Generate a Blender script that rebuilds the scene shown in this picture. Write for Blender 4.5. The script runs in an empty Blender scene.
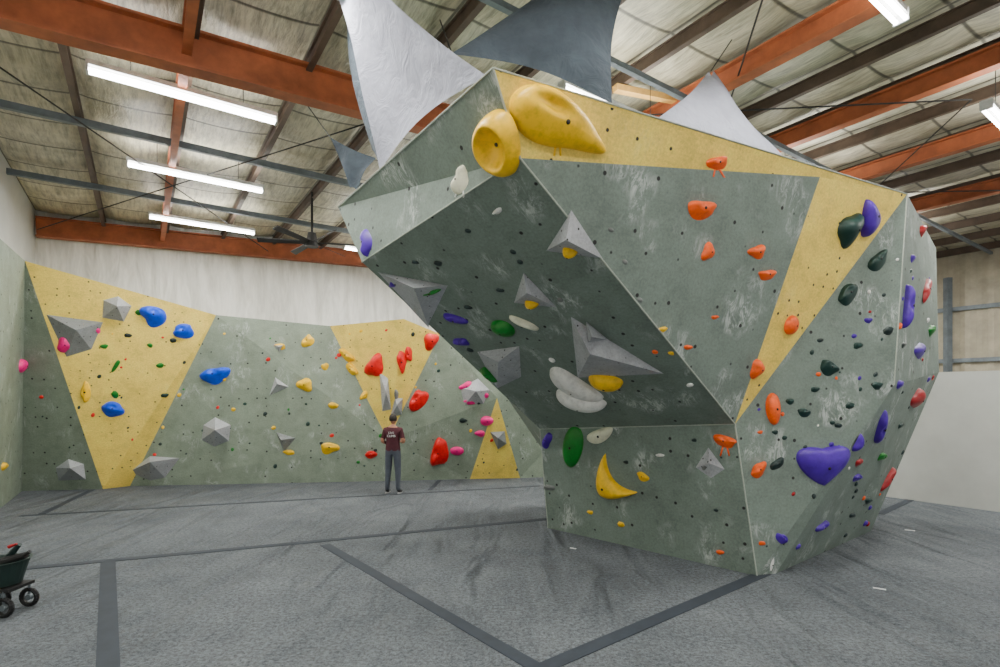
import bpy, math, random
from mathutils import Vector, Matrix
from mathutils.bvhtree import BVHTree
random.seed(7)
F=524.0; CH=2.2; HOR=395.0
def ray(px,py): return Vector(((px-500)/F,1.0,(HOR-py)/F))
CAM=Vector((0,0,CH))
def P(px,py,Y): return CAM+ray(px,py)*Y
def FL(px,py): 
    return P(px,py,F*CH/(py-HOR))
O=Vector((-12.6,14.2,0)); U=Vector((.826,.563,0)).normalized(); V=Vector((.563,-.826,0)).normalized()
def R(u,v,z): return O+U*u+V*v+Vector((0,0,z))
ROOMU=26.0; ROOMV=24.0
def roofz(u): return 7.0+.05*min(u,14)-.05*max(0,u-14)

# ---------------------------------------------------------------- materials
def newmat(name):
    m=bpy.data.materials.new(name); m.use_nodes=True
    nt=m.node_tree; b=nt.nodes['Principled BSDF']; return m,nt,b
def srgb(c):
    return tuple(((x/255)/12.92 if x/255<=.04045 else ((x/255+.055)/1.055)**2.4) for x in c)+(1,)
def ramp(nt,fac,stops):
    r=nt.nodes.new('ShaderNodeValToRGB'); e=r.color_ramp.elements
    e[0].position=stops[0][0]; e[0].color=stops[0][1]
    e[1].position=stops[-1][0]; e[1].color=stops[-1][1]
    for s in stops[1:-1]:
        k=e.new(s[0]); k.color=s[1]
    nt.links.new(fac,r.inputs[0]); return r.outputs[0]
def noise(nt,vec,scale,detail=4,rough=.6,dist=0):
    n=nt.nodes.new('ShaderNodeTexNoise'); n.inputs['Scale'].default_value=scale
    n.inputs['Detail'].default_value=min(detail,4); n.inputs['Roughness'].default_value=rough
    n.inputs['Distortion'].default_value=dist
    if vec: nt.links.new(vec,n.inputs['Vector'])
    return n.outputs[0]
def mapping(nt,vec,scale=(1,1,1),rot=(0,0,0)):
    m=nt.nodes.new('ShaderNodeMapping'); m.inputs['Scale'].default_value=scale; m.inputs['Rotation'].default_value=rot
    nt.links.new(vec,m.inputs['Vector']); return m.outputs[0]
def mix(nt,fac,a,b,mode='MIX'):
    m=nt.nodes.new('ShaderNodeMix'); m.data_type='RGBA'; m.blend_type=mode
    for sock,val in ((m.inputs[0],fac),(m.inputs[6],a),(m.inputs[7],b)):
        if hasattr(val,'is_linked') or hasattr(val,'links'): nt.links.new(val,sock)
        else: sock.default_value=val
    return m.outputs[2]
def tex(nt,kind='Object'):
    return nt.nodes.new('ShaderNodeTexCoord').outputs[kind]
def bump(nt,b,h,strength,dist=.02):
    n=nt.nodes.new('ShaderNodeBump'); n.inputs['Strength'].default_value=strength; n.inputs['Distance'].default_value=dist
    nt.links.new(h,n.inputs['Height']); nt.links.new(n.outputs[0],b.inputs['Normal'])
def g(v): return (v,v,v,1)

def wallmat(name,col,chalk=.5,dots=True,tnut_scale=4.6):
    m,nt,b=newmat(name); uv=tex(nt,'UV')
    c=srgb(col); c2=tuple(x*.80 for x in c[:3])+(1,); c3=tuple(min(1,x*1.14) for x in c[:3])+(1,)
    base=ramp(nt,noise(nt,uv,2.2,4,.75,.2),[(.32,c2),(.5,c),(.70,c3)])
    fine=ramp(nt,noise(nt,uv,34,3,.75),[(.3,g(.72)),(.7,g(1.05))])
    base=mix(nt,1.0,base,fine,'MULTIPLY')
    sc=ramp(nt,noise(nt,mapping(nt,uv,(1.0,.5,1),(0,0,.4)),9,4,.8,.8),[(.62,g(0)),(.70,g(1))])
    base=mix(nt,mix(nt,1.0,sc,g(.35),'MULTIPLY'),base,tuple(x*.35 for x in c[:3])+(1,))
    if chalk>0:
        big=ramp(nt,noise(nt,uv,1.7,2,.5),[(.53,g(0)),(.68,g(1))])
        st=ramp(nt,noise(nt,mapping(nt,uv,(1.3,.6,1),(0,0,-.5)),6,4,.9,.8),[(.47,g(0)),(.64,g(1))])
        f=mix(nt,1.0,big,st,'MULTIPLY'); f=mix(nt,1.0,f,g(chalk),'MULTIPLY')
        base=mix(nt,f,base,srgb((215,220,218)))
    if dots:
        v=nt.nodes.new('ShaderNodeTexVoronoi'); v.inputs['Scale'].default_value=tnut_scale; v.inputs['Randomness'].default_value=.35
        nt.links.new(uv,v.inputs['Vector'])
        d=ramp(nt,v.outputs['Distance'],[(.080,g(1)),(.115,g(0))])
        base=mix(nt,d,base,g(.01))
    nt.links.new(base,b.inputs['Base Color']); b.inputs['Roughness'].default_value=.7
    return m
M_gray=wallmat('paint_graygreen',(120,135,126),.7)
M_gray2=wallmat('paint_graygreen_back',(135,148,132),.45)
M_yel=wallmat('paint_pale_yellow',(248,216,100),.08,True,5.6)
M_pale=wallmat('paint_pale_light',(176,184,172),.5,False)

def holdmat(name,col,rough=.42):
    m,nt,b=newmat(name); c=srgb(col); o=tex(nt)
    cc=ramp(nt,noise(nt,o,9,3,.7),[(.3,tuple(x*.72 for x in c[:3])+(1,)),(.55,c),(.9,tuple(x*.95+.02 for x in c[:3])+(1,))])
    nt.links.new(cc,b.inputs['Base Color']); b.inputs['Roughness'].default_value=rough
    return m
HC={'yellow':(255,202,0),'orange':(255,96,0),'purple':(70,12,160),'black':(24,46,46),'blue':(0,80,240),'red':(235,0,0),
'green':(0,125,30),'pink':(255,0,140),'cream':(235,235,210),'white':(240,240,236),'gray':(120,124,122),'dkgreen':(14,54,48),'crimson':(165,12,22)}
HM={k:holdmat('hold_resin_'+k,v) for k,v in HC.items()}
def simple(name,col,rough=.6,metal=0,nscale=6,var=.25,bmp=0,bs=8):
    m,nt,b=newmat(name); c=srgb(col); o=tex(nt)
    cc=ramp(nt,noise(nt,o,nscale,4,.65),[(.3,tuple(x*(1-var) for x in c[:3])+(1,)),(.7,tuple(min(1,x*(1+var*.5)) for x in c[:3])+(1,))])
    nt.links.new(cc,b.inputs['Base Color']); b.inputs['Roughness'].default_value=rough; b.inputs['Metallic'].default_value=metal
    if bmp: bump(nt,b,noise(nt,o,nscale*bs,3,.6,1.0),bmp,.06)
    return m
M_bolt=simple('bolt_steel_dark',(40,40,42),.4,.6)
M_vol=wallmat('volume_gray_texture',(176,179,184),.2,True,9)
M_vold=wallmat('volume_dark_gray',(136,140,142),.2,True,9)
M_rust=simple('rust_red_primer_steel',(168,92,54),.6,0,3,.35)
M_dsteel=simple('dark_purlin_steel',(88,72,60),.6,0,3,.4)
M_gsteel=simple('gray_strut_steel',(112,122,128),.5,.2,4,.3)
M_cable=simple('cable_black',(30,30,30),.6)
M_wood=simple('pine_wood',(205,160,85),.7)
M_ply=simple('plywood_sheet',(196,172,128),.7,0,3,.25)
M_sailL=simple('shade_cloth_light',(160,163,178),.9,0,2,.2,.6,2)
M_sailD=simple('shade_cloth_dark',(88,99,110),.9,0,2,.35,.7,2)
M_ins,nt,b=newmat('roof_insulation_vinyl'); uv=tex(nt,'UV')
base=ramp(nt,noise(nt,uv,.5,4,.75,.3),[(.3,srgb((170,162,132))),(.55,srgb((222,216,190))),(.8,srgb((244,240,222)))])
br=nt.nodes.new('ShaderNodeTexBrick'); br.offset=0; br.inputs['Scale'].default_value=1
br.inputs['Brick Width'].default_value=1.5; br.inputs['Row Height'].default_value=1.25; br.inputs['Mortar Size'].default_value=.045; br.inputs['Mortar Smooth'].default_value=.8
br.inputs['Color1'].default_value=g(1); br.inputs['Color2'].default_value=g(.80); br.inputs['Mortar'].default_value=g(.2)
nt.links.new(uv,br.inputs['Vector'])
base=mix(nt,1.0,base,br.outputs[0],'MULTIPLY')
st=ramp(nt,noise(nt,mapping(nt,uv,(4,.5,1)),3,4,.75),[(.42,g(1)),(.70,g(.34))])
base=mix(nt,.85,base,st,'MULTIPLY')
nt.links.new(base,b.inputs['Base Color']); b.inputs['Roughness'].default_value=.45
bump(nt,b,noise(nt,mapping(nt,uv,(3,1,1)),6,2,.6,.6),.5,.04)
M_white,nt,b=newmat('insulated_wall_liner'); uv=tex(nt,'UV')
base=ramp(nt,noise(nt,mapping(nt,uv,(2.5,.4,1)),1.2,4,.7,.4),[(.3,srgb((196,196,188))),(.6,srgb((232,232,226)))])
nt.links.new(base,b.inputs['Base Color']); bump(nt,b,noise(nt,mapping(nt,uv,(2.2,.6,1)),1.3,2,.5,.8),.8,.12)
# floor carpet
M_fl,nt,b=newmat('mat_carpet_gray'); o=tex(nt)
base=ramp(nt,noise(nt,o,.6,4,.7),[(.3,srgb((72,78,84))),(.7,srgb((102,108,113)))])
sp=ramp(nt,noise(nt,o,24,4,1.0),[(.38,g(.3)),(.62,g(1.45))])
base=mix(nt,1.0,base,sp,'MULTIPLY'); nt.links.new(base,b.inputs['Base Color']); b.inputs['Roughness'].default_value=.95
w1=noise(nt,mapping(nt,o,(1.5,.45,1),(0,0,.75)),1.0,2,.5,.9)
bump(nt,b,w1,1.0,.30)
M_tape=simple('mat_seam_tape',(42,50,60),.8,0,5,.2)
M_scrib=simple('white_tape',(225,228,228),.7)
M_wallw=simple('drywall_offwhite',(202,204,198),.85,0,1.2,.10)
M_metal=simple('corrugated_wall_metal',(176,168,146),.5,.0,2,.25)

# ---------------------------------------------------------------- mesh helpers
def addmesh(name,verts,faces,mats,fm=None,smooth=False,parent=None,uvm=True):
    me=bpy.data.meshes.new(name); me.from_pydata([tuple(v) for v in verts],[],faces)
    for m in (mats if isinstance(mats,(list,tuple)) else [mats]): me.materials.append(m)
    if fm: 
        for p,i in zip(me.polygons,fm): p.material_index=i
    if smooth:
        for p in me.polygons: p.use_smooth=True
    me.update()
    if uvm:
        l=me.uv_layers.new(name='UVMap')
        for p in me.polygons:
            n=p.normal
            up=Vector((0,0,1))-n*n.z
            if up.length<.05: up=Vector((0,1,0))
            up.normalize(); rt=up.cross(n)
            for li in p.loop_indices:
                co=me.vertices[me.loops[li].vertex_index].co
                l.data[li].uv=(co.dot(rt),co.dot(up))
    ob=bpy.data.objects.new(name,me); bpy.context.collection.objects.link(ob)
    if parent: ob.parent=parent
    return ob
class Acc:
    def __init__(s): s.v=[];s.f=[];s.m=[]
    def add(s,v,f,mi=0):
        b=len(s.v); s.v+=list(v); s.f+=[tuple(i+b for i in q) for q in f]; s.m+=[mi]*len(f)
    def box(s,a,bb,w,h,mi=0,up=Vector((0,0,1))):
        a=Vector(a);bb=Vector(bb); d=(bb-a).normalized(); r=d.cross(up)
        if r.length<1e-3: r=d.cross(Vector((1,0,0)))
        r.normalize(); u=r.cross(d)
        vs=[p+r*(sx*w/2)+u*(sz*h/2) for p in(a,bb) for sx,sz in((-1,-1),(1,-1),(1,1),(-1,1))]
        s.add(vs,[(0,1,2,3),(7,6,5,4),(0,4,5,1),(1,5,6,2),(2,6,7,3),(3,7,4,0)],mi)
    def ibeam(s,a,bb,w,h,t=.03,mi=0):
        a=Vector(a);bb=Vector(bb); z=Vector((0,0,1))
        s.box(a+z*(h/2),bb+z*(h/2),w,t,mi); s.box(a-z*(h/2),bb-z*(h/2),w,t,mi); s.box(a,bb,t,h-t,mi)
    def cyl(s,a,bb,r,n=10,mi=0,r2=None):
        a=Vector(a);bb=Vector(bb); d=(bb-a).normalized(); q=d.orthogonal().normalized(); w=d.cross(q)
        r2=r if r2 is None else r2
        vs=[a+(q*math.cos(t)+w*math.sin(t))*r for t in[2*math.pi*i/n for i in range(n)]]+[bb+(q*math.cos(t)+w*math.sin(t))*r2 for t in[2*math.pi*i/n for i in range(n)]]
        s.add(vs,[(i,(i+1)%n,n+(i+1)%n,n+i) for i in range(n)]+[tuple(range(n))[::-1],tuple(range(n,2*n))],mi)
    def obj(s,name,mats,**k): return addmesh(name,s.v,s.f,mats,s.m,**k)

# ---------------------------------------------------------------- room shell
def slabA(A,a,bb,h0,h1,th,out):
    a=Vector(a);bb=Vector(bb);o=Vector(out)*th
    p=[a+Vector((0,0,h0)),bb+Vector((0,0,h0)),bb+Vector((0,0,h1)),a+Vector((0,0,h1))]
    A.add(p+[q+o for q in p],[(0,1,2,3),(7,6,5,4),(0,4,5,1),(1,5,6,2),(2,6,7,3),(3,7,4,0)])
def slab(name,a,bb,h0,h1,th,mat,out):
    A=Acc(); slabA(A,a,bb,h0,h1,th,out); A.obj(name,[mat])
slab('wall_back',R(0,0,0),R(ROOMU,0,0),0,8,.2,M_white,-V)
slab('wall_left',R(0,0,0),R(0,ROOMV,0),0,8,.2,M_wallw,-U)
# front wall: piers + header around an unseen opening, added so world light fills the room
A=Acc(); slabA(A,R(0,ROOMV,0),R(ROOMU,ROOMV,0),6.0,8,.2,V)
for u in (0,8.4,16.8,25.4): slabA(A,R(u,ROOMV,0),R(u+.6,ROOMV,0),0,6,.2,V)
A.obj('wall_front',[M_wallw])
A=Acc(); n=int(ROOMV/.15); vs=[]
for i in range(n+1):
    off=.0 if (i%4)<2 else .05
    for z in (0,8): vs.append(R(ROOMU-off,ROOMV*i/n,z))
A.add(vs,[(2*i,2*i+2,2*i+3,2*i+1) for i in range(n)])
A.obj('wall_right',[M_metal])
A=Acc()
for z in (3.4,5.2): A.box(R(ROOMU-.12,0.05,z),R(ROOMU-.12,ROOMV-.05,z),.1,.14)
for v in (7.0,9.6,12.5,18): A.box(R(ROOMU-.3,v,0),R(ROOMU-.3,v,6.3),.18,.18,0)
A.obj('trim_1',[M_gsteel])
A=Acc()
for v0 in (8.2,9.5,10.8): A.box(R(ROOMU-.5,v0,2.5),R(ROOMU-.46,v0,4.4),1.18,.05,0,up=U)
for v0 in (8.2,10.8): A.box(R(ROOMU-.55,v0,0),R(ROOMU-.5,v0,2.49),1.18,.05,0,up=U)
A.obj('plywood_sheets',[M_ply])
p=[R(0,0,0),R(ROOMU,0,0),R(ROOMU,ROOMV,0),R(0,ROOMV,0)]
A=Acc(); A.add(p+[q-Vector((0,0,.3)) for q in p],[(3,2,1,0),(4,5,6,7)])
fl=A.obj('floor',[M_fl])
nu,nv=208,96
vs=[];uvs=[]
for i in range(nu+1):
    u=ROOMU*i/nu
    for j in range(nv+1):
        v=ROOMV*j/nv
        s=abs(math.sin(math.pi*u/1.5)); t=abs(math.sin(math.pi*v/1.25))
        vs.append(R(u,v,roofz(u)+.22-.13*s**.6*(.45+.55*t**.5))); uvs.append((u,v))
fs=[(i*(nv+1)+j,i*(nv+1)+j+1,(i+1)*(nv+1)+j+1,(i+1)*(nv+1)+j) for i in range(nu) for j in range(nv)]
c=addmesh('ceiling',vs,fs,M_ins,smooth=True,uvm=False)
l=c.data.uv_layers.new(name='UVMap')
for lp in c.data.loops: l.data[lp.index].uv=uvs[lp.vertex_index]
A=Acc(); u=1.5
while u<ROOMU:
    A.ibeam(R(u,.02,roofz(u)),R(u,ROOMV-.02,roofz(u)),.09,.2,.02); u+=1.5
A.obj('roof_purlins',[M_dsteel])
A=Acc()
for u,w in ((2.9,.12),(10.2,.22),(13.4,.2),(16.3,.2),(19.4,.22)):
    A.ibeam(R(u,.02,roofz(u)-.2),R(u,ROOMV-.02,roofz(u)-.2),w,.3,.03)
A.obj('roof_girders',[M_rust])
A=Acc()
for v in (.25,10.6,20.8):
    A.ibeam(R(0.05,v,roofz(0)-.3),R(14,v,roofz(14)-.3),.25,.5,.035); A.ibeam(R(14,v,roofz(14)-.3),R(ROOMU-.05,v,roofz(ROOMU)-.3),.25,.5,.035)
A.obj('roof_rafters',[M_rust])
A=Acc()
for v in (3.9,7.3): A.box(R(.05,v,6.9),R(ROOMU-.1,v,6.95),.09,.12)
for v in (13.6,): A.box(R(.05,v,6.9),R(ROOMU-.1,v,6.95),.08,.08)
A.obj('ceiling_struts',[M_gsteel])
A=Acc()
for a,b2 in (((.1,10.4,6.6),(5.8,.4,6.9)),((5.8,10.4,6.9),(.1,.4,6.6)),((8,16,7.2),(14,10.8,7.3)),((14,16,7.2),(8,10.8,7.3)),((14,16,7.2),(20,10.8,7)),((20,16,7),(14,10.8,7.2)),((15,10,7.2),(22,3,7))):
    A.cyl(R(*a),R(*b2),.013,6)
A.obj('roof_brace_rods',[M_cable])

# fluorescent lamps
M_em,nt,b=newmat('fluorescent_tube'); b.inputs['Base Color'].default_value=g(.9)
b.inputs['Emission Color'].default_value=(1,.985,.95,1); b.inputs['Emission Strength'].default_value=30
M_em.cycles.emission_sampling='NONE'
M_fix=simple('lamp_housing_white',(220,222,220),.4)
ang=math.atan2(U.y,U.x)
for uu in (3.0,8.7,14.5,20.5):
    for k,v in enumerate((2.95,6.34,9.65,13.0,16.35,19.7)):
        u=uu+(.38*(2-k) if uu==3.0 and k<3 else 0)
        A=Acc(); a=R(u-1.22,v,6.68); b2=R(u+1.22,v,6.68); z=Vector((0,0,1))
        A.box(a+z*.1,b2+z*.1,.13,.07,0)
        for s in(-.05,.05): A.cyl(a+V*s,b2+V*s,.022,10,1)
        for e in(a,b2): A.box(e-z*.03,e+z*.12,.16,.03,0,up=U)
        for e in(a.lerp(b2,.2),a.lerp(b2,.8)): A.cyl(e+z*.12,Vector((e.x,e.y,roofz(u)+.05)),.006,5,2)
        fx=A.obj('fluorescent_light',[M_fix,M_em,M_cable])
        for nm,zz,rx,pw in (('tube_glow',6.63,0,165),('tube_uplight',6.84,math.pi,34)):
            ld=bpy.data.lights.new(nm,'AREA'); ld.shape='RECTANGLE'; ld.size=2.4; ld.size_y=.16; ld.energy=pw; ld.color=(1,.98,.91)
            lo=bpy.data.objects.new(nm,ld); bpy.context.collection.objects.link(lo); lo.parent=fx
            lo.location=R(u,v,zz); lo.rotation_euler=(rx,0,ang)

# ---------------------------------------------------------------- boulder
P1=P(493,68,4.0); T=P(907,194,6.55); P0=P(338,207,6.97)
Rr=P(520,158,4.32); Vv=P(735,424,6.3); W=P(540,429,8.45)
G=FL(757,576); G2=FL(776,573.5); Wb=FL(548,528); FR=FL(871,531)
def isect(px,py,a,b_,c_):
    n=(b_-a).cross(c_-a); d=ray(px,py); t=n.dot(a-CAM)/n.dot(d); return CAM+d*t
Lx=isect(362,262,W,Vv,Rr)
Q=isect(820,177,T,Vv,Rr)
Mm=isect(894,385,Vv,G,T)
FT=P(936,248,8.7); FMd=P(939,372,8.6)
bt4=Vector((7.0,11.0,4.7)); bt5=Vector((-1.6,10.2,4.7)); bb4=Vector((6.0,11.0,0)); bb5=Vector((1.6,10.6,0))
vn=[P0,P1,T,Rr,Lx,Q,Vv,W,G,G2,Wb,FR,Mm,FT,FMd,bt4,bt5,bb4,bb5]
idx={k:i for i,k in enumerate("P0 P1 T R L Q V W G G2 Wb FR M FT FM TB TL BB BL".split())}
def I(s): return tuple(idx[k] for k in s.split())
bf=[(I('P0 L R P1'),0),(I('P1 R Q'),1),(I('P1 Q T'),1),(I('R V Q'),0),(I('Q V T'),1),(I('L W R'),0),(I('W V R'),0),
(I('W Wb G V'),0),(I('V G M'),0),(I('V M T'),0),(I('G G2 M'),0),(I('T M FM'),0),(I('T FM FT'),0),(I('M G2 FR'),0),(I('M FR FM'),0),
(I('FT FM BB TB'),0),(I('FM FR BB'),0),(I('P0 P1 T'),0),(I('P0 T FT'),0),(I('P0 FT TB'),0),(I('P0 TB TL'),0),(I('TL TB BB BL'),0),
(I('L P0 TL'),0),(I('L TL W'),0),(I('W TL BL'),0),(I('W BL Wb'),0),(I('Wb BL BB'),0),(I('Wb BB FR'),0),(I('Wb FR G2'),0),(I('Wb G2 G'),0)]
boulder=addmesh('climbing_boulder',vn,[x[0] for x in bf],[M_gray,M_yel],[x[1] for x in bf])
A=Acc()
for s in ('P1 R','R V','L R','P1 T','P0 P1','V G','W V','T M','W Wb'):
    a,b2=[vn[i] for i in I(s)]; A.cyl(a,b2,.009,6)
A.obj('edge_trim',[M_pale],parent=boulder,uvm=True)

# ---------------------------------------------------------------- perimeter climbing walls
cb=FL(22,491); ct=P(25,261,11.0)
w0b=cb; w1b=FL(103,489); w2b=FL(130,486); w3b=FL(385,481); w4b=FL(470,479); w5b=FL(520,478); w6b=FL(640,474)
w0t=ct; w1t=P(216,315,12.9); w2t=P(330,326,13.5); w2m=P(404,319,13.0); w3t=P(440,334,13.4); w5t=P(520,355,13.8); w6t=P(640,345,15.5)
mid=P(388,440,13.35)
tri=P(497,398,13.45)
pv=[w0b,w1b,w2b,w3b,w4b,w5b,w6b,w0t,w1t,w2t,w2m,w3t,w5t,w6t,mid,tri, cb+V*7.5, Vector((cb.x,cb.y,0))+V*7.5+Vector((0,0,5.0))]
(i0,i1,i2,i3,i4,i5,i6,t0,t1,t2,tm,t3,t5,t6,md,tr,lb,lt)=range(18)
pf=[((i0,i1,t0),0),((i1,i2,t1,t0),1),((i2,i3,md,t1),0),((t1,md,t2),0),((t2,md,tm),1),((tm,md,t3),1),((md,i3,i4),0),((md,i4,tr,t3),0),((t3,tr,t5),0),
((i4,i5,tr),1),((tr,i5,t5),0),((i5,i6,t6,t5),0),((lb,i0,t0,lt),0)]
back=addmesh('climbing_wall_back',pv,[x[0] for x in pf],[M_gray2,M_yel],[x[1] for x in pf])
p0=FL(900,498.5); q0=p0+V*9; q1=p0-V*5.5
th=U*.15
A=Acc(); z=Vector((0,0,2.66))
pp=[q0,q1,q1+z,q0+z]; A.add(pp+[k+th for k in pp],[(0,1,2,3),(7,6,5,4),(0,4,5,1),(1,5,6,2),(2,6,7,3),(3,7,4,0)])
A.obj('partition_wall',[M_wallw])

# ---------------------------------------------------------------- holds
bvB=BVHTree.FromObject(boulder,bpy.context.evaluated_depsgraph_get()); bvW=BVHTree.FromObject(back,bpy.context.evaluated_depsgraph_get())
bpy.context.view_layer.update()
def hit(px,py,s):
    bv=bvB if s=='B' else bvW
    d=ray(px,py); loc,n,i,dist=bv.ray_cast(CAM,d.normalized())
    if loc is None: return None
    if n.dot(d)>0: n=-n
    return loc,n
def onpl(px,py,c,n):
    d=ray(px,py); den=n.dot(d)
    if abs(den)<.12: den=-.12
    return CAM+d*(n.dot(c-CAM)/den)
mass={'B':Acc(),'W':Acc()}
HK=list(HM.keys())
def dome(A,c,ax,ay,n,H,kind,mi,rings=8,seg=26):
    r1=random.Random(int(abs(c.x*999+c.z*777)))
    ph=[r1.uniform(0,6.28) for _ in range(5)]; am=[.0,.08,.06,.04,0]
    bend=0;tp=r1.uniform(-.2,.2); q=.55; dish=0; flat=1.0; tilt=.3; grooves=0; dc=(0,.3)
    if kind=='banana': bend=.75; am=[0,.02,.02,0,0]; tp=0
    if kind=='bean': am=[0,.03,.02,0,0]; tp=.15; q=.5
    if kind=='jug': dish=.5; flat=.62; tilt=.75; q=.45; am=[0,.09,.08,.05,.03]
    if kind=='edge': flat=.45; tilt=.9; q=.4; am=[0,.05,.03,.03,0]
    if kind=='taper': tp=.5; am=[0,.03,.06,.03,0]; tilt=.45; q=.5
    if kind=='macro': tp=.34; am=[0,0,.06,.04,.02]; ph=[0,0,.6,1.2,2.0]; tilt=.35; grooves=.0; q=.38; dish=.42; dc=(-.35,.38)
    if kind=='heart': tp=0; tilt=.5; am=[0,0,.03,0,0]; ph=[0]*5
    if kind=='tri': am=[0,0,.17,.0,0]; q=.7; tilt=.4
    if kind=='round': am=[0,.02,.01,0,0]; q=.5
    if kind=='bowl': am=[0,.03,.01,0,0]; q=.5; dish=0; tilt=0
    vs=[]
    for ir in range(rings+1):
        r=1-(ir/rings)**1.4 if ir<rings else 0
        for k in range(seg if ir<rings else 1):
            t=2*math.pi*k/seg
            o=1+sum(am[j]*math.cos((j+1)*t+ph[j]) for j in range(5))
            x=r*math.cos(t)*o; y=r*math.sin(t)*o
            if kind=='heart':
                y=y*.85+ .42*abs(x)*r-.1; x=x*(1+.2*y)
            y*=(1-tp*x)
            if flat!=1 and y>0: y*=flat
            if bend: 
                y=y*.42*(1-.45*x*x); y+= bend*(x*x-.45)
            if kind=='bean': y+=.35*(x*x-.4)
            zz=max(0,1-r*r)**q
            zz*=1+tilt*y
            if kind=='macro': zz*=1-.28*x
            if dish: zz-=dish*math.exp(-(((x-dc[0])*.8)**2+(y-dc[1])**2)/.07)*(1-r*r)**.3
            if kind=='bowl': zz-=.8*max(0,1-((x+.05)**2+(y+.05)**2)/.46)**.9
            vs.append(c+ax*x+ay*y+n*(H*max(zz,0)-.006))
    fs=[]
    for ir in range(rings-1):
        for k in range(seg): fs.append((ir*seg+k,ir*seg+(k+1)%seg,(ir+1)*seg+(k+1)%seg,(ir+1)*seg+k))
    for k in range(seg): fs.append(((rings-1)*seg+k,(rings-1)*seg+(k+1)%seg,rings*seg))
    A.add(vs,fs,mi)
    return vs[rings*seg]
def hold(px,py,w,h,rot,col,kind='jug',s='B',H=None,tape=None):
    r=hit(px,py,s)
    if r is None: return
    c,n=r; a=math.radians(rot)
    dep=c.y/F
    ax=onpl(px+math.cos(a)*w/2,py-math.sin(a)*w/2,c,n)-c
    ay=onpl(px-math.sin(a)*h/2,py-math.cos(a)*h/2,c,n)-c
    ax*=min(1,1.45*w/2*dep/ax.length)
    axn=ax.normalized(); ay2=ay-axn*ay.dot(axn)
    if ay2.length<.3*ay.length: ay2=ay2.normalized()*ay.length*.3
    ay2*=min(1,1.45*h/2*dep/ay2.length)
    if H is None: H=min(ax.length,ay2.length)*.75
    if max(w,h)<13:
        dome(mass[s],c,ax,ay2,n,H,kind,HK.index(col),4,10); return
    big=w>45
    A=Acc(); tp=dome(A,c,ax,ay2,n,H,kind,0,16 if big else 8,48 if big else 26)
    rb=max(.008,min(.02,ax.length*.08)); A.cyl(tp-n*.01,tp+n*.003,rb,10,1)
    if tape:
        for k in(-1,1):
            e0=onpl(px+k*2,py+h*.4,c,n); e1=onpl(px+k*5+random.uniform(-3,3),py+h*.5+8,c,n)
            A.box(e0+n*.003,e1+n*.003,.02,.003,2,up=n)
    A.obj('climbing_hold',[HM[col],M_bolt,HM[tape or 'white']],smooth=True)
def volume(base,apex,Hh,s='B',mat=None,ctr=None):
    cx=sum(p[0] for p in base)/len(base); cy=sum(p[1] for p in base)/len(base)
    c,n=hit(cx,cy,s)
    bs=[onpl(x,y,c,n)-n*.01 for x,y in base]
    d=ray(*apex); t=(n.dot(c+n*Hh-CAM))/n.dot(d); ap=CAM+d*t
    k=len(bs); fs=[(i,(i+1)%k,k) for i in range(k)]
    return addmesh('climbing_volume',bs+[ap],fs,mat or M_vol)
hold(499,143,64,46,78,'yellow','bowl',H=.20)
hold(461,181,28,17,60,'cream','jug',tape='white')
hold(367,243,24,14,100,'purple','jug')
hold(558,124,100,48,-28,'yellow','macro',H=.17,tape='yellow')
hold(497,211,11,8,40,'white'); hold(397,282,20,13,20,'purple'); hold(455,318,24,12,-10,'purple','jug'); hold(461,341,14,11,0,'purple')
hold(503,328,24,17,-10,'green','round'); hold(524,322,32,13,-22,'cream','edge'); hold(438,263,9,7,0,'black'); 
hold(468,307,8,6,0,'black');hold(415,262,7,6,0,'black');hold(500,290,8,6,0,'black')
volume([(376,272),(449,286),(428,328)],(414,288),.2,mat=M_vol)
hold(433,288,17,10,10,'green',H=.14); hold(411,311,20,10,20,'yellow',H=.14)
volume([(571,211),(545,252),(603,260)],(566,240),.2); hold(572,247,15,14,0,'yellow','round',H=.16)
volume([(523,272),(513,304),(558,309)],(527,293),.17); hold(533,301,13,10,0,'yellow','round',H=.13)
volume([(476,352),(520,346),(522,378),(497,390)],(498,362),.2); hold(490,373,20,12,-35,'green','jug',H=.13)
volume([(570,316),(666,375),(577,379)],(590,354),.28); volume([(586,322),(608,340),(584,350)],(592,337),.28)
hold(606,381,36,19,-8,'yellow','bean',H=.14)
rz=hit(577,390,'B'); A=Acc()
for px,py,w,h,rot,Hh in ((575,385,58,19,-30,.15),(581,399,54,16,-13,.19)):
    c,n=rz; a=math.radians(rot); cc=onpl(px,py,c,n)
    ax=onpl(px+math.cos(a)*w/2,py-math.sin(a)*w/2,c,n)-cc; ay=onpl(px-math.sin(a)*h/2,py-math.cos(a)*h/2,c,n)-cc
    ay-=ax.normalized()*ay.dot(ax.normalized()); tp=dome(A,cc,ax,ay,n,Hh,'bean',0,12,36)
    A.cyl(tp-n*.01,tp+n*.003,.012,10,1)
A.obj('climbing_hold',[HM['white'],M_bolt],smooth=True)
for x,y,c_ in ((468,231,'black'),(513,252,'black'),(520,262,'black'),(508,400,'yellow'),(552,360,'white'),(470,350,'black'),(560,300,'gray'),(640,300,'gray'),(655,352,'orange'),(690,385,'white'),(625,262,'gray'),(611,230,'gray')):
    hold(x,y,7,5,random.uniform(-40,40),c_,'round')
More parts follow.
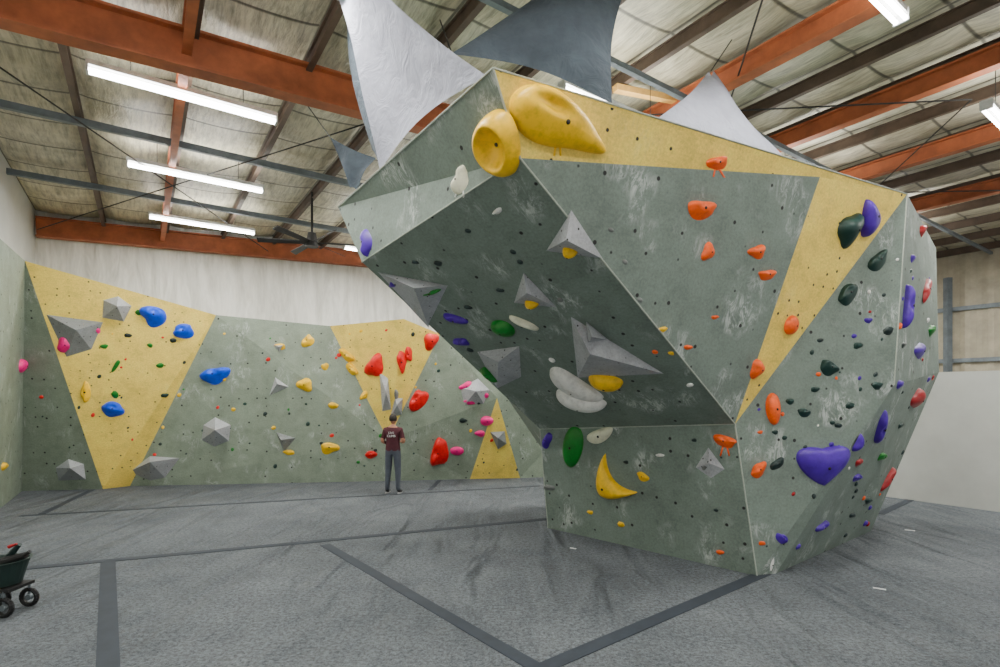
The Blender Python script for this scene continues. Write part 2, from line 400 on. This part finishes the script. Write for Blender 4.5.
for a_ in ((717,162,22,17,10,'orange','jug','B',None,'orange'),(701,208,28,24,-10,'orange','jug'),(708,252,18,13,55,'orange','tri'),(757,252,17,14,0,'orange','tri'),(767,274,16,14,0,'orange','jug'),
 (791,325,20,14,80,'orange','round'),(757,369,17,15,40,'orange','tri'),(663,329,9,8,0,'yellow'),(688,347,9,7,0,'orange'),(715,317,8,6,0,'orange'),(671,353,7,6,0,'yellow'),
 (869,217,34,20,100,'purple','taper','B',.12),(849,230,34,22,50,'dkgreen','tri'),(877,260,24,18,40,'dkgreen','jug'),(847,293,26,19,50,'dkgreen','jug')): hold(*a_)
for a_ in ((573,447,42,20,78,'green','round','B',.10),(600,435,28,14,22,'cream','bean'),(613,481,50,52,-50,'yellow','banana','B',.16),(643,476,14,10,-25,'yellow','jug'),
 (547,440,16,10,70,'purple','jug'),(549,487,12,8,0,'gray'),(725,440,23,16,-20,'orange','jug','B',None,'orange'),(590,512,6,6,0,'yellow'),(621,524,8,7,0,'yellow'),(720,552,8,7,0,'orange'),(626,462,6,5,0,'black'),(716,510,5,5,0,'black'),(660,455,9,5,0,'white'),(694,440,6,5,0,'black')): hold(*a_)
volume([(708,446),(726,470),(711,480),(694,468)],(709,463),.09,mat=M_vol); hold(708,466,15,12,0,'gray','tri')
for a_ in ((773,409,32,15,95,'orange','round','B',.09),(829,367,20,17,-20,'dkgreen','jug'),(823,465,50,44,6,'purple','heart','B',.12),(758,469,19,15,40,'orange','jug'),(777,463,16,12,30,'black','jug'),
 (879,428,32,15,75,'purple','jug','B',.10),(804,412,13,11,0,'dkgreen','jug'),(858,443,17,11,70,'purple','tri'),(857,477,14,10,0,'purple','jug'),(782,538,14,11,-40,'purple','jug'),(772,565,3,14,0,'white','round'),
 (762,543,8,6,0,'orange'),(790,401,8,9,0,'dkgreen'),(815,389,9,8,0,'dkgreen'),(775,432,7,6,0,'dkgreen'),(760,432,6,5,0,'orange'),(850,405,10,9,0,'dkgreen'),(838,425,8,7,0,'black'),(858,345,10,9,0,'dkgreen'),(820,340,7,6,0,'black'),
 (877,385,12,10,0,'dkgreen'),(888,330,10,12,0,'black'),(868,320,8,8,0,'purple'),(905,306,44,14,85,'purple','jug','B',.12),(937,265,18,15,0,'green','jug'),(925,290,26,11,80,'crimson','jug'),(921,230,16,10,60,'crimson','jug'),(918,351,22,16,0,'purple','tri'),
 (915,399,24,20,-30,'crimson','tri'),(899,384,12,12,0,'purple'),(887,478,24,11,60,'crimson','jug'),(882,456,16,10,0,'green','jug'),(821,526,15,10,30,'purple','jug'),(868,500,12,9,0,'dkgreen'),(900,425,9,9,0,'dkgreen'),(930,330,10,14,0,'green'),(903,345,9,8,0,'black'),(852,515,12,7,0,'black'),
 (912,258,10,10,0,'purple'),(905,460,8,8,0,'black'),(858,462,10,10,0,'crimson')): hold(*a_)
rr=random.Random(3)
for i in range(95):
    x=rr.uniform(735,935); y=rr.uniform(240,560); r_=hit(x,y,'B')
    if r_ is None: continue
    lim=735+ (424-y)*.93 if y<424 else 745+(y-424)*.1
    if x<lim+8: continue
    sz=rr.choice((3,4,5,6)); hold(x,y,sz,sz*.8,rr.uniform(0,90),rr.choice(('black','black','dkgreen','orange','white','crimson','purple')),'round')
S='W'
volume([(45,314),(104,322),(92,350),(66,358)],(76,330),.25,S,M_vold); volume([(103,300),(118,296),(132,306),(124,322),(102,318)],(117,306),.35,S)
volume([(68,459),(84,464),(86,480),(58,481),(55,468)],(70,468),.3,S); volume([(128,472),(150,456),(180,458),(165,478),(150,481)],(150,462),.4,S)
volume([(203,425),(215,417),(231,425),(229,441),(214,447),(201,440)],(215,430),.4,S); volume([(275,377),(289,387),(269,396)],(277,384),.25,S)
volume([(276,432),(296,438),(284,452)],(281,440),.3,S,M_vold); volume([(272,344),(286,344),(279,352)],(279,347),.15,S)
volume([(379,372),(388,378),(391,410),(382,412)],(386,392),.3,S); volume([(460,388),(478,378),(490,390),(484,404),(464,405)],(476,391),.3,S); volume([(490,432),(505,431),(507,444),(498,450)],(498,438),.25,S,M_vold)
volume([(395,398),(403,398),(402,415),(390,418)],(397,405),.3,S)
for a_ in ((79,327,24,15,0,'yellow','jug'),(66,345,19,17,0,'pink','tri'),(80,343,14,11,0,'pink','round'),(21,366,16,14,0,'pink','round'),(154,314,27,25,-10,'blue','jug'),(183,330,21,19,20,'blue','jug'),(113,408,24,18,-10,'blue','jug'),
 (215,374,28,21,10,'blue','jug'),(85,392,22,12,85,'yellow','jug'),(3,466,11,12,0,'yellow'),(307,341,14,13,60,'yellow','jug'),(305,385,16,13,-20,'yellow','tri'),(325,366,8,9,0,'yellow'),(333,405,10,9,0,'yellow'),(330,447,20,13,-5,'yellow','jug'),
 (347,355,18,12,-40,'yellow','jug'),(352,369,16,12,-50,'yellow','jug'),(280,346,12,8,0,'yellow'),(364,395,12,9,50,'yellow','jug'),(289,452,12,7,0,'yellow'),(375,366,24,17,60,'red','tri'),(401,362,22,12,100,'red','jug'),(408,354,16,9,100,'red','jug'),
 (431,341,18,14,60,'red','tri'),(417,400,26,18,55,'red','jug'),(438,452,32,20,75,'red','jug'),(371,454,13,9,0,'red','jug'),(396,395,12,6,90,'gray'),(467,387,15,10,0,'pink','tri'),(470,401,12,9,0,'pink'),(487,421,13,10,0,'pink','round'),(480,433,10,9,0,'pink'),
 (457,451,14,9,0,'pink','round'),(484,395,10,9,0,'pink'),(104,346,9,6,0,'green'),(115,366,14,7,60,'green','edge'),(115,394,8,10,0,'green'),(139,312,9,7,0,'green'),(128,335,8,6,0,'black'),(173,340,8,6,0,'black'),(160,365,8,7,0,'green'),(97,330,8,8,0,'pink'),(150,345,6,6,0,'green'),(165,395,8,6,0,'dkgreen'),(505,385,10,8,0,'purple'),(343,352,7,7,0,'yellow'),(463,420,7,7,0,'black')): 
    a_=list(a_)+['jug'] if len(a_)==6 else list(a_); hold(*a_,s=S)
for i in range(70):
    x=rr.uniform(30,520); y=rr.uniform(330,470); r_=hit(x,y,S)
    if r_ is None: continue
    sz=rr.choice((2.5,3,4,5)); hold(x,y,sz,sz*.8,rr.uniform(0,90),rr.choice(('black','dkgreen','green','yellow','red','dkgreen','black')),'round',S)
mass['B'].obj('small_footholds',[HM[k] for k in HK],smooth=True)
mass['W'].obj('small_footholds',[HM[k] for k in HK],smooth=True)

# ---------------------------------------------------------------- floor seams
def strip(x0,y0,x1,y1,w,mat=M_tape,name='floor_seam_tape'):
    a=FL(x0,y0)+Vector((0,0,.004)); b2=FL(x1,y1)+Vector((0,0,.004)); A=Acc(); A.box(a,b2,w,.006); A.obj(name,[mat])
for s_ in ((20,569,300,543,.13),(300,543,548,519,.13),(108,760,108,562,.16),(325,545,590,699,.14),(520,678,765,573,.15),(42,514,92,490,.12),(20,516,540,486,.09),(880,514,910,500,.14),(430,490,440,480,.1)): strip(*s_)
for s_ in ((905,530,915,531,.04),(873,588,886,590,.03),(700,553,706,554,.03),(570,548,576,549,.03)): strip(*s_,M_scrib,'floor_tape_mark')

# ---------------------------------------------------------------- shade sails
def sail(name,c0,c1,c2,c3,mat,inw=.12,bil=.25,n=24):
    vs=[]
    ctr=(c0+c1+c2+c3)/4; nn=(c1-c0).cross(c3-c0).normalized()
    for i in range(n+1):
        for j in range(n+1):
            s=i/n;t=j/n
            p=c0*(1-s)*(1-t)+c1*s*(1-t)+c2*s*t+c3*(1-s)*t
            es=4*s*(1-s); et=4*t*(1-t)
            k=max(es*(1-et),et*(1-es))
            p=p.lerp(ctr,inw*k*1.3)
            p=p+nn*bil*(es*et)+nn*.03*math.sin(9*s+5*t)*et
            vs.append(p)
    fs=[(i*(n+1)+j,(i+1)*(n+1)+j,(i+1)*(n+1)+j+1,i*(n+1)+j+1) for i in range(n) for j in range(n)]
    return addmesh(name,vs,fs,mat,smooth=True)
sail('shade_sail',P(380,171,5.9),P(487,76,4.25),P(368,-26,5.2),P(332,-20,6.0),M_sailL,.10,-.15)
sail('shade_sail',P(372,150,7.2),P(382,172,6.3),P(352,0,6.2),P(345,0,6.4),M_sailD,.05,.1)
sail('shade_sail',P(450,54,5.6),P(612,104,5.6),P(632,-30,6.4),P(560,-30,6.3),M_sailD,.12,.2)
sail('shade_sail',P(640,130,6.0),P(785,158,7.4),P(713,70,7.6),P(709,71,7.5),M_sailL,.12,.1)
sail('shade_sail',P(330,137,8.2),P(376,158,8.0),P(356,190,7.8),P(350,188,7.8),M_sailD,.08,.05)
A=Acc()
for a,b2 in ((P(711,71,7.55),P(745,20,8.2)),(P(330,137,8.2),P(300,95,8.8)),(P(452,54,5.6),P(440,20,5.9))): A.cyl(a,b2,.008,5)
A.obj('sail_rigging_ropes',[M_cable])
A=Acc(); A.box(P(658,48,8.8),P(742,92,10),.12,.1); A.box(P(615,88,8.6),P(700,105,9.6),.12,.1); A.obj('wooden_roof_battens',[M_wood])

# ---------------------------------------------------------------- ceiling fan
A=Acc(); c=P(312,243,13.3); top=Vector((c.x,c.y,roofz(5)+.1))
A.cyl(c+Vector((0,0,.2)),top,.03,8); A.cyl(c-Vector((0,0,.1)),c+Vector((0,0,.25)),.16,16,0,.1)
for k in range(6):
    t=k*math.pi/3+.2; d=Vector((math.cos(t),math.sin(t),0)); s_=Vector((-d.y,d.x,.45)).normalized()
    q=[c+d*.12+s_*.06,c+d*.12-s_*.06,c+d*1.3-s_*.08,c+d*1.3+s_*.08]
    A.add(q+[x+Vector((0,0,.015)) for x in q],[(0,1,2,3),(7,6,5,4),(0,4,5,1),(1,5,6,2),(2,6,7,3),(3,7,4,0)])
A.obj('ceiling_fan',[M_cable])

# ---------------------------------------------------------------- cart at left edge
Mg=simple('plastic_dark_green',(26,48,44),.5); Mk=simple('rubber_black',(24,24,26),.7)
c=FL(2,612); A=Acc(); z=Vector((0,0,1)); 
n=24
for (r0,z0,r1_,z1) in ((.16,.30,.22,.52),(.22,.52,.24,.53),(.24,.53,.21,.53),(.21,.53,.155,.33)):
    A.add([c+Vector((math.cos(2*math.pi*i/n)*r0,math.sin(2*math.pi*i/n)*r0,z0)) for i in range(n)]+[c+Vector((math.cos(2*math.pi*i/n)*r1_,math.sin(2*math.pi*i/n)*r1_,z1)) for i in range(n)],[(i,(i+1)%n,n+(i+1)%n,n+i) for i in range(n)],0)
A.cyl(c+z*.29,c+z*.33,.16,24,0)
A.box(c+Vector((-.2,0,.26)),c+Vector((.2,0,.26)),.3,.03,1)
for dx in(-.14,.15):
    for dy in(-.14,.14):
        w=c+Vector((dx,dy,.10)); 
        for k in range(18):
            t0=2*math.pi*k/18;t1=2*math.pi*(k+1)/18
            A.cyl(w+Vector((math.cos(t0)*.08,0,math.sin(t0)*.08)),w+Vector((math.cos(t1)*.08,0,math.sin(t1)*.08)),.022,6,1)
        A.cyl(w-Vector((0,.02,0)),w+Vector((0,.02,0)),.03,10,2); A.cyl(w,w+Vector((0,0,.16)),.012,6,2)
A.cyl(c+Vector((.12,0,.50)),c+Vector((.3,-.02,.62)),.018,8,1); A.cyl(c+Vector((.0,0,.5)),c+Vector((.24,0,.58)),.05,10,1,.03)
A.cyl(c+Vector((-.02,.05,.5)),c+Vector((.16,.02,.68)),.04,10,3,.02); A.cyl(c+Vector((.07,.0,.66)),c+Vector((.15,0,.69)),.018,10,4,.01)
A.obj('rolling_tub_cart',[Mg,Mk,M_gsteel,HM['black'],HM['crimson']],smooth=False)

# ---------------------------------------------------------------- person (seen from behind)
Mskin=simple('skin',(190,132,104),.55,0,20,.1); Mshirt=simple('maroon_tshirt',(78,30,42),.85,0,12,.2); Mpant=simple('gray_trousers',(76,82,94),.85,0,12,.2)
Mshoe=simple('shoe_black',(40,40,44),.6); Mhair=simple('hair_dark_brown',(38,28,22),.7,0,40,.4); Meye=simple('eye_white',(235,235,230),.3); Mlip=simple('lips',(160,90,80),.5); Msole=simple('shoe_sole',(150,150,150),.6)
person=bpy.data.objects.new('person',None); bpy.context.collection.objects.link(person)
def skinned(name,pts,edges,rads,mats,assign,sub=2):
    me=bpy.data.meshes.new(name); me.from_pydata(pts,edges,[]); ob=bpy.data.objects.new(name,me); bpy.context.collection.objects.link(ob)
    sk=ob.modifiers.new('s','SKIN'); sk.use_smooth_shade=True
    for i,r in enumerate(rads):
        ob.data.skin_vertices[0].data[i].radius=(r if isinstance(r,tuple) else (r,r))
    ob.data.skin_vertices[0].data[0].use_root=True
    ss=ob.modifiers.new('ss','SUBSURF'); ss.levels=sub; ss.render_levels=sub
    dg=bpy.context.evaluated_depsgraph_get(); dg.update(); m2=bpy.data.meshes.new_from_object(ob.evaluated_get(dg))
    ob.modifiers.clear(); ob.data=m2; ob.data.materials.clear()
    for m in mats: ob.data.materials.append(m)
    for p_ in ob.data.polygons: p_.material_index=assign(p_.center); p_.use_smooth=True
    ob.parent=person; return ob
pts=[(0,0,.98),(0,0,1.12),(0,.0,1.30),(0,-.01,1.42),(0,.0,1.50),(0,.015,1.56),
 (-.09,0,.93),(-.11,.01,.52),(-.13,-.02,.10),(-.14,.05,.05),(-.15,.15,.035),
 (.09,0,.93),(.11,.01,.52),(.12,-.02,.10),(.13,.05,.05),(.15,.15,.035),
 (-.17,0,1.42),(-.235,-.03,1.16),(-.15,.17,1.10),(-.09,.22,1.12),
 (.17,0,1.42),(.245,-.02,1.17),(.17,.18,1.13),(.09,.23,1.15)]
ed=[(0,1),(1,2),(2,3),(3,4),(4,5),(0,6),(6,7),(7,8),(8,9),(9,10),(0,11),(11,12),(12,13),(13,14),(14,15),(3,16),(16,17),(17,18),(18,19),(3,20),(20,21),(21,22),(22,23)]
ra=[(.165,.115),(.155,.11),(.175,.12),(.14,.09),.055,.052,(.10,.10),.074,.05,.045,.035,(.10,.10),.074,.05,.045,.035,.07,.05,.033,.028,.07,.05,.033,.028]
def asg(c_):
    x,y,z_=c_
    if z_<.09: return 3
    if abs(x)<.215 and z_<.97 : return 2
    if z_>1.47 and abs(x)<.09: return 0
    if abs(x)>.13 and z_<1.24 and (abs(x)>.19 or y>.08): return 0
    if y>.13 and z_<1.25: return 0
    return 1
skinned('body',pts,ed,ra,[Mskin,Mshirt,Mpant,Mshoe],asg)
for sgn,hx,hy,hz in((-1,-.08,.225,1.12),(1,.08,.235,1.15)):
    pts=[(hx,hy,hz),(hx-sgn*.05,hy+.01,hz+.005)]; ed=[(0,1)]; ra=[(.024,.03),(.022,.036)]
    for k in range(4):
        z0=hz+.03-.019*k; L=(.030,.034,.032,.025)[k]; b0=len(pts)
        pts+= [(hx-sgn*.085,hy+.015,z0),(hx-sgn*(.085+L),hy+.008,z0-.004),(hx-sgn*(.085+L*1.5),hy-.014,z0-.008)]
        ed+=[(1,b0),(b0,b0+1),(b0+1,b0+2)]; ra+=[.009,.0085,.0075]
    b0=len(pts); pts+=[(hx-sgn*.03,hy-.005,hz+.045),(hx-sgn*.055,hy-.015,hz+.065)]; ed+=[(0,b0),(b0,b0+1)]; ra+=[.011,.009]
    skinned('hand',pts,ed,ra,[Mskin],lambda c_:0,2)
def ell(name,c_,r_,mat,fn=None,seg=24,rg=16):
    vs=[];fs=[]
    for i in range(rg+1):
        ph=math.pi*i/rg
        for j in range(seg):
            t=2*math.pi*j/seg; v=Vector((math.sin(ph)*math.cos(t),math.sin(ph)*math.sin(t),math.cos(ph)))
            if fn: v=fn(v)
            vs.append(Vector((c_[0]+v.x*r_[0],c_[1]+v.y*r_[1],c_[2]+v.z*r_[2])))
    for i in range(rg):
        for j in range(seg): fs.append((i*seg+j,(i+1)*seg+j,(i+1)*seg+(j+1)%seg,i*seg+(j+1)%seg))
    return addmesh(name,vs,fs,mat,smooth=True,parent=person)
def headfn(v):
    if v.z<0: v=Vector((v.x*(1+.28*v.z),v.y*(1+.15*v.z)+.12*(-v.z)*(1 if v.y>0 else .2),v.z))
    return v
hc=(0,.02,1.655)
ell('head',hc,(.076,.096,.118),Mskin,headfn)
def hairfn(v):
    if v.y>.25 and v.z<.45: v=v*.86
    elif v.z<-.45: v=v*.84
    n_=1+.025*math.sin(17*v.x+3)*math.sin(13*v.z+11*v.y)
    return v*n_
ell('hair',(0,.008,1.672),(.088,.103,.115),Mhair,hairfn,36,24)
ell('nose',(0,.125,1.645),(.014,.02,.024),Mskin,None,10,8); ell('mouth',(0,.116,1.60),(.025,.008,.008),Mlip,None,10,6)
for s_ in(-1,1):
    ell('eye',(s_*.032,.103,1.67),(.014,.010,.009),Meye,None,10,8); ell('iris',(s_*.032,.112,1.67),(.006,.004,.006),Mhair,None,8,6)
    ell('ear',(s_*.080,.015,1.65),(.012,.02,.032),Mskin,None,10,8)
    ell('sole',(s_*.142,.06,.012),(.05,.15,.014),Msole,None,16,6)
cu=bpy.data.curves.new('shirt_print','FONT'); cu.body='LIVE\nCLIMB'; cu.size=.07; cu.align_x='CENTER'; cu.extrude=.002
cu.materials.append(M_scrib); tx=bpy.data.objects.new('shirt_print',cu); bpy.context.collection.objects.link(tx)
tx.location=(0,-.128,1.34); tx.rotation_euler=(math.radians(90),0,0); tx.parent=person
pp=FL(393,493.5); person.location=pp; person.rotation_euler=(0,0,math.radians(-6))

# ---------------------------------------------------------------- camera, world
cd=bpy.data.cameras.new('camera'); cam=bpy.data.objects.new('camera',cd); bpy.context.collection.objects.link(cam)
cam.location=CAM; cam.rotation_euler=(math.radians(90),0,0); cd.sensor_width=36; cd.lens=F/1000*36; cd.shift_y=(HOR-333.5)/1000
bpy.context.scene.camera=cam
w=bpy.data.worlds.new('world'); bpy.context.scene.world=w; w.use_nodes=True; w.node_tree.nodes['Background'].inputs[0].default_value=(1,.99,.97,1); w.node_tree.nodes['Background'].inputs[1].default_value=.95
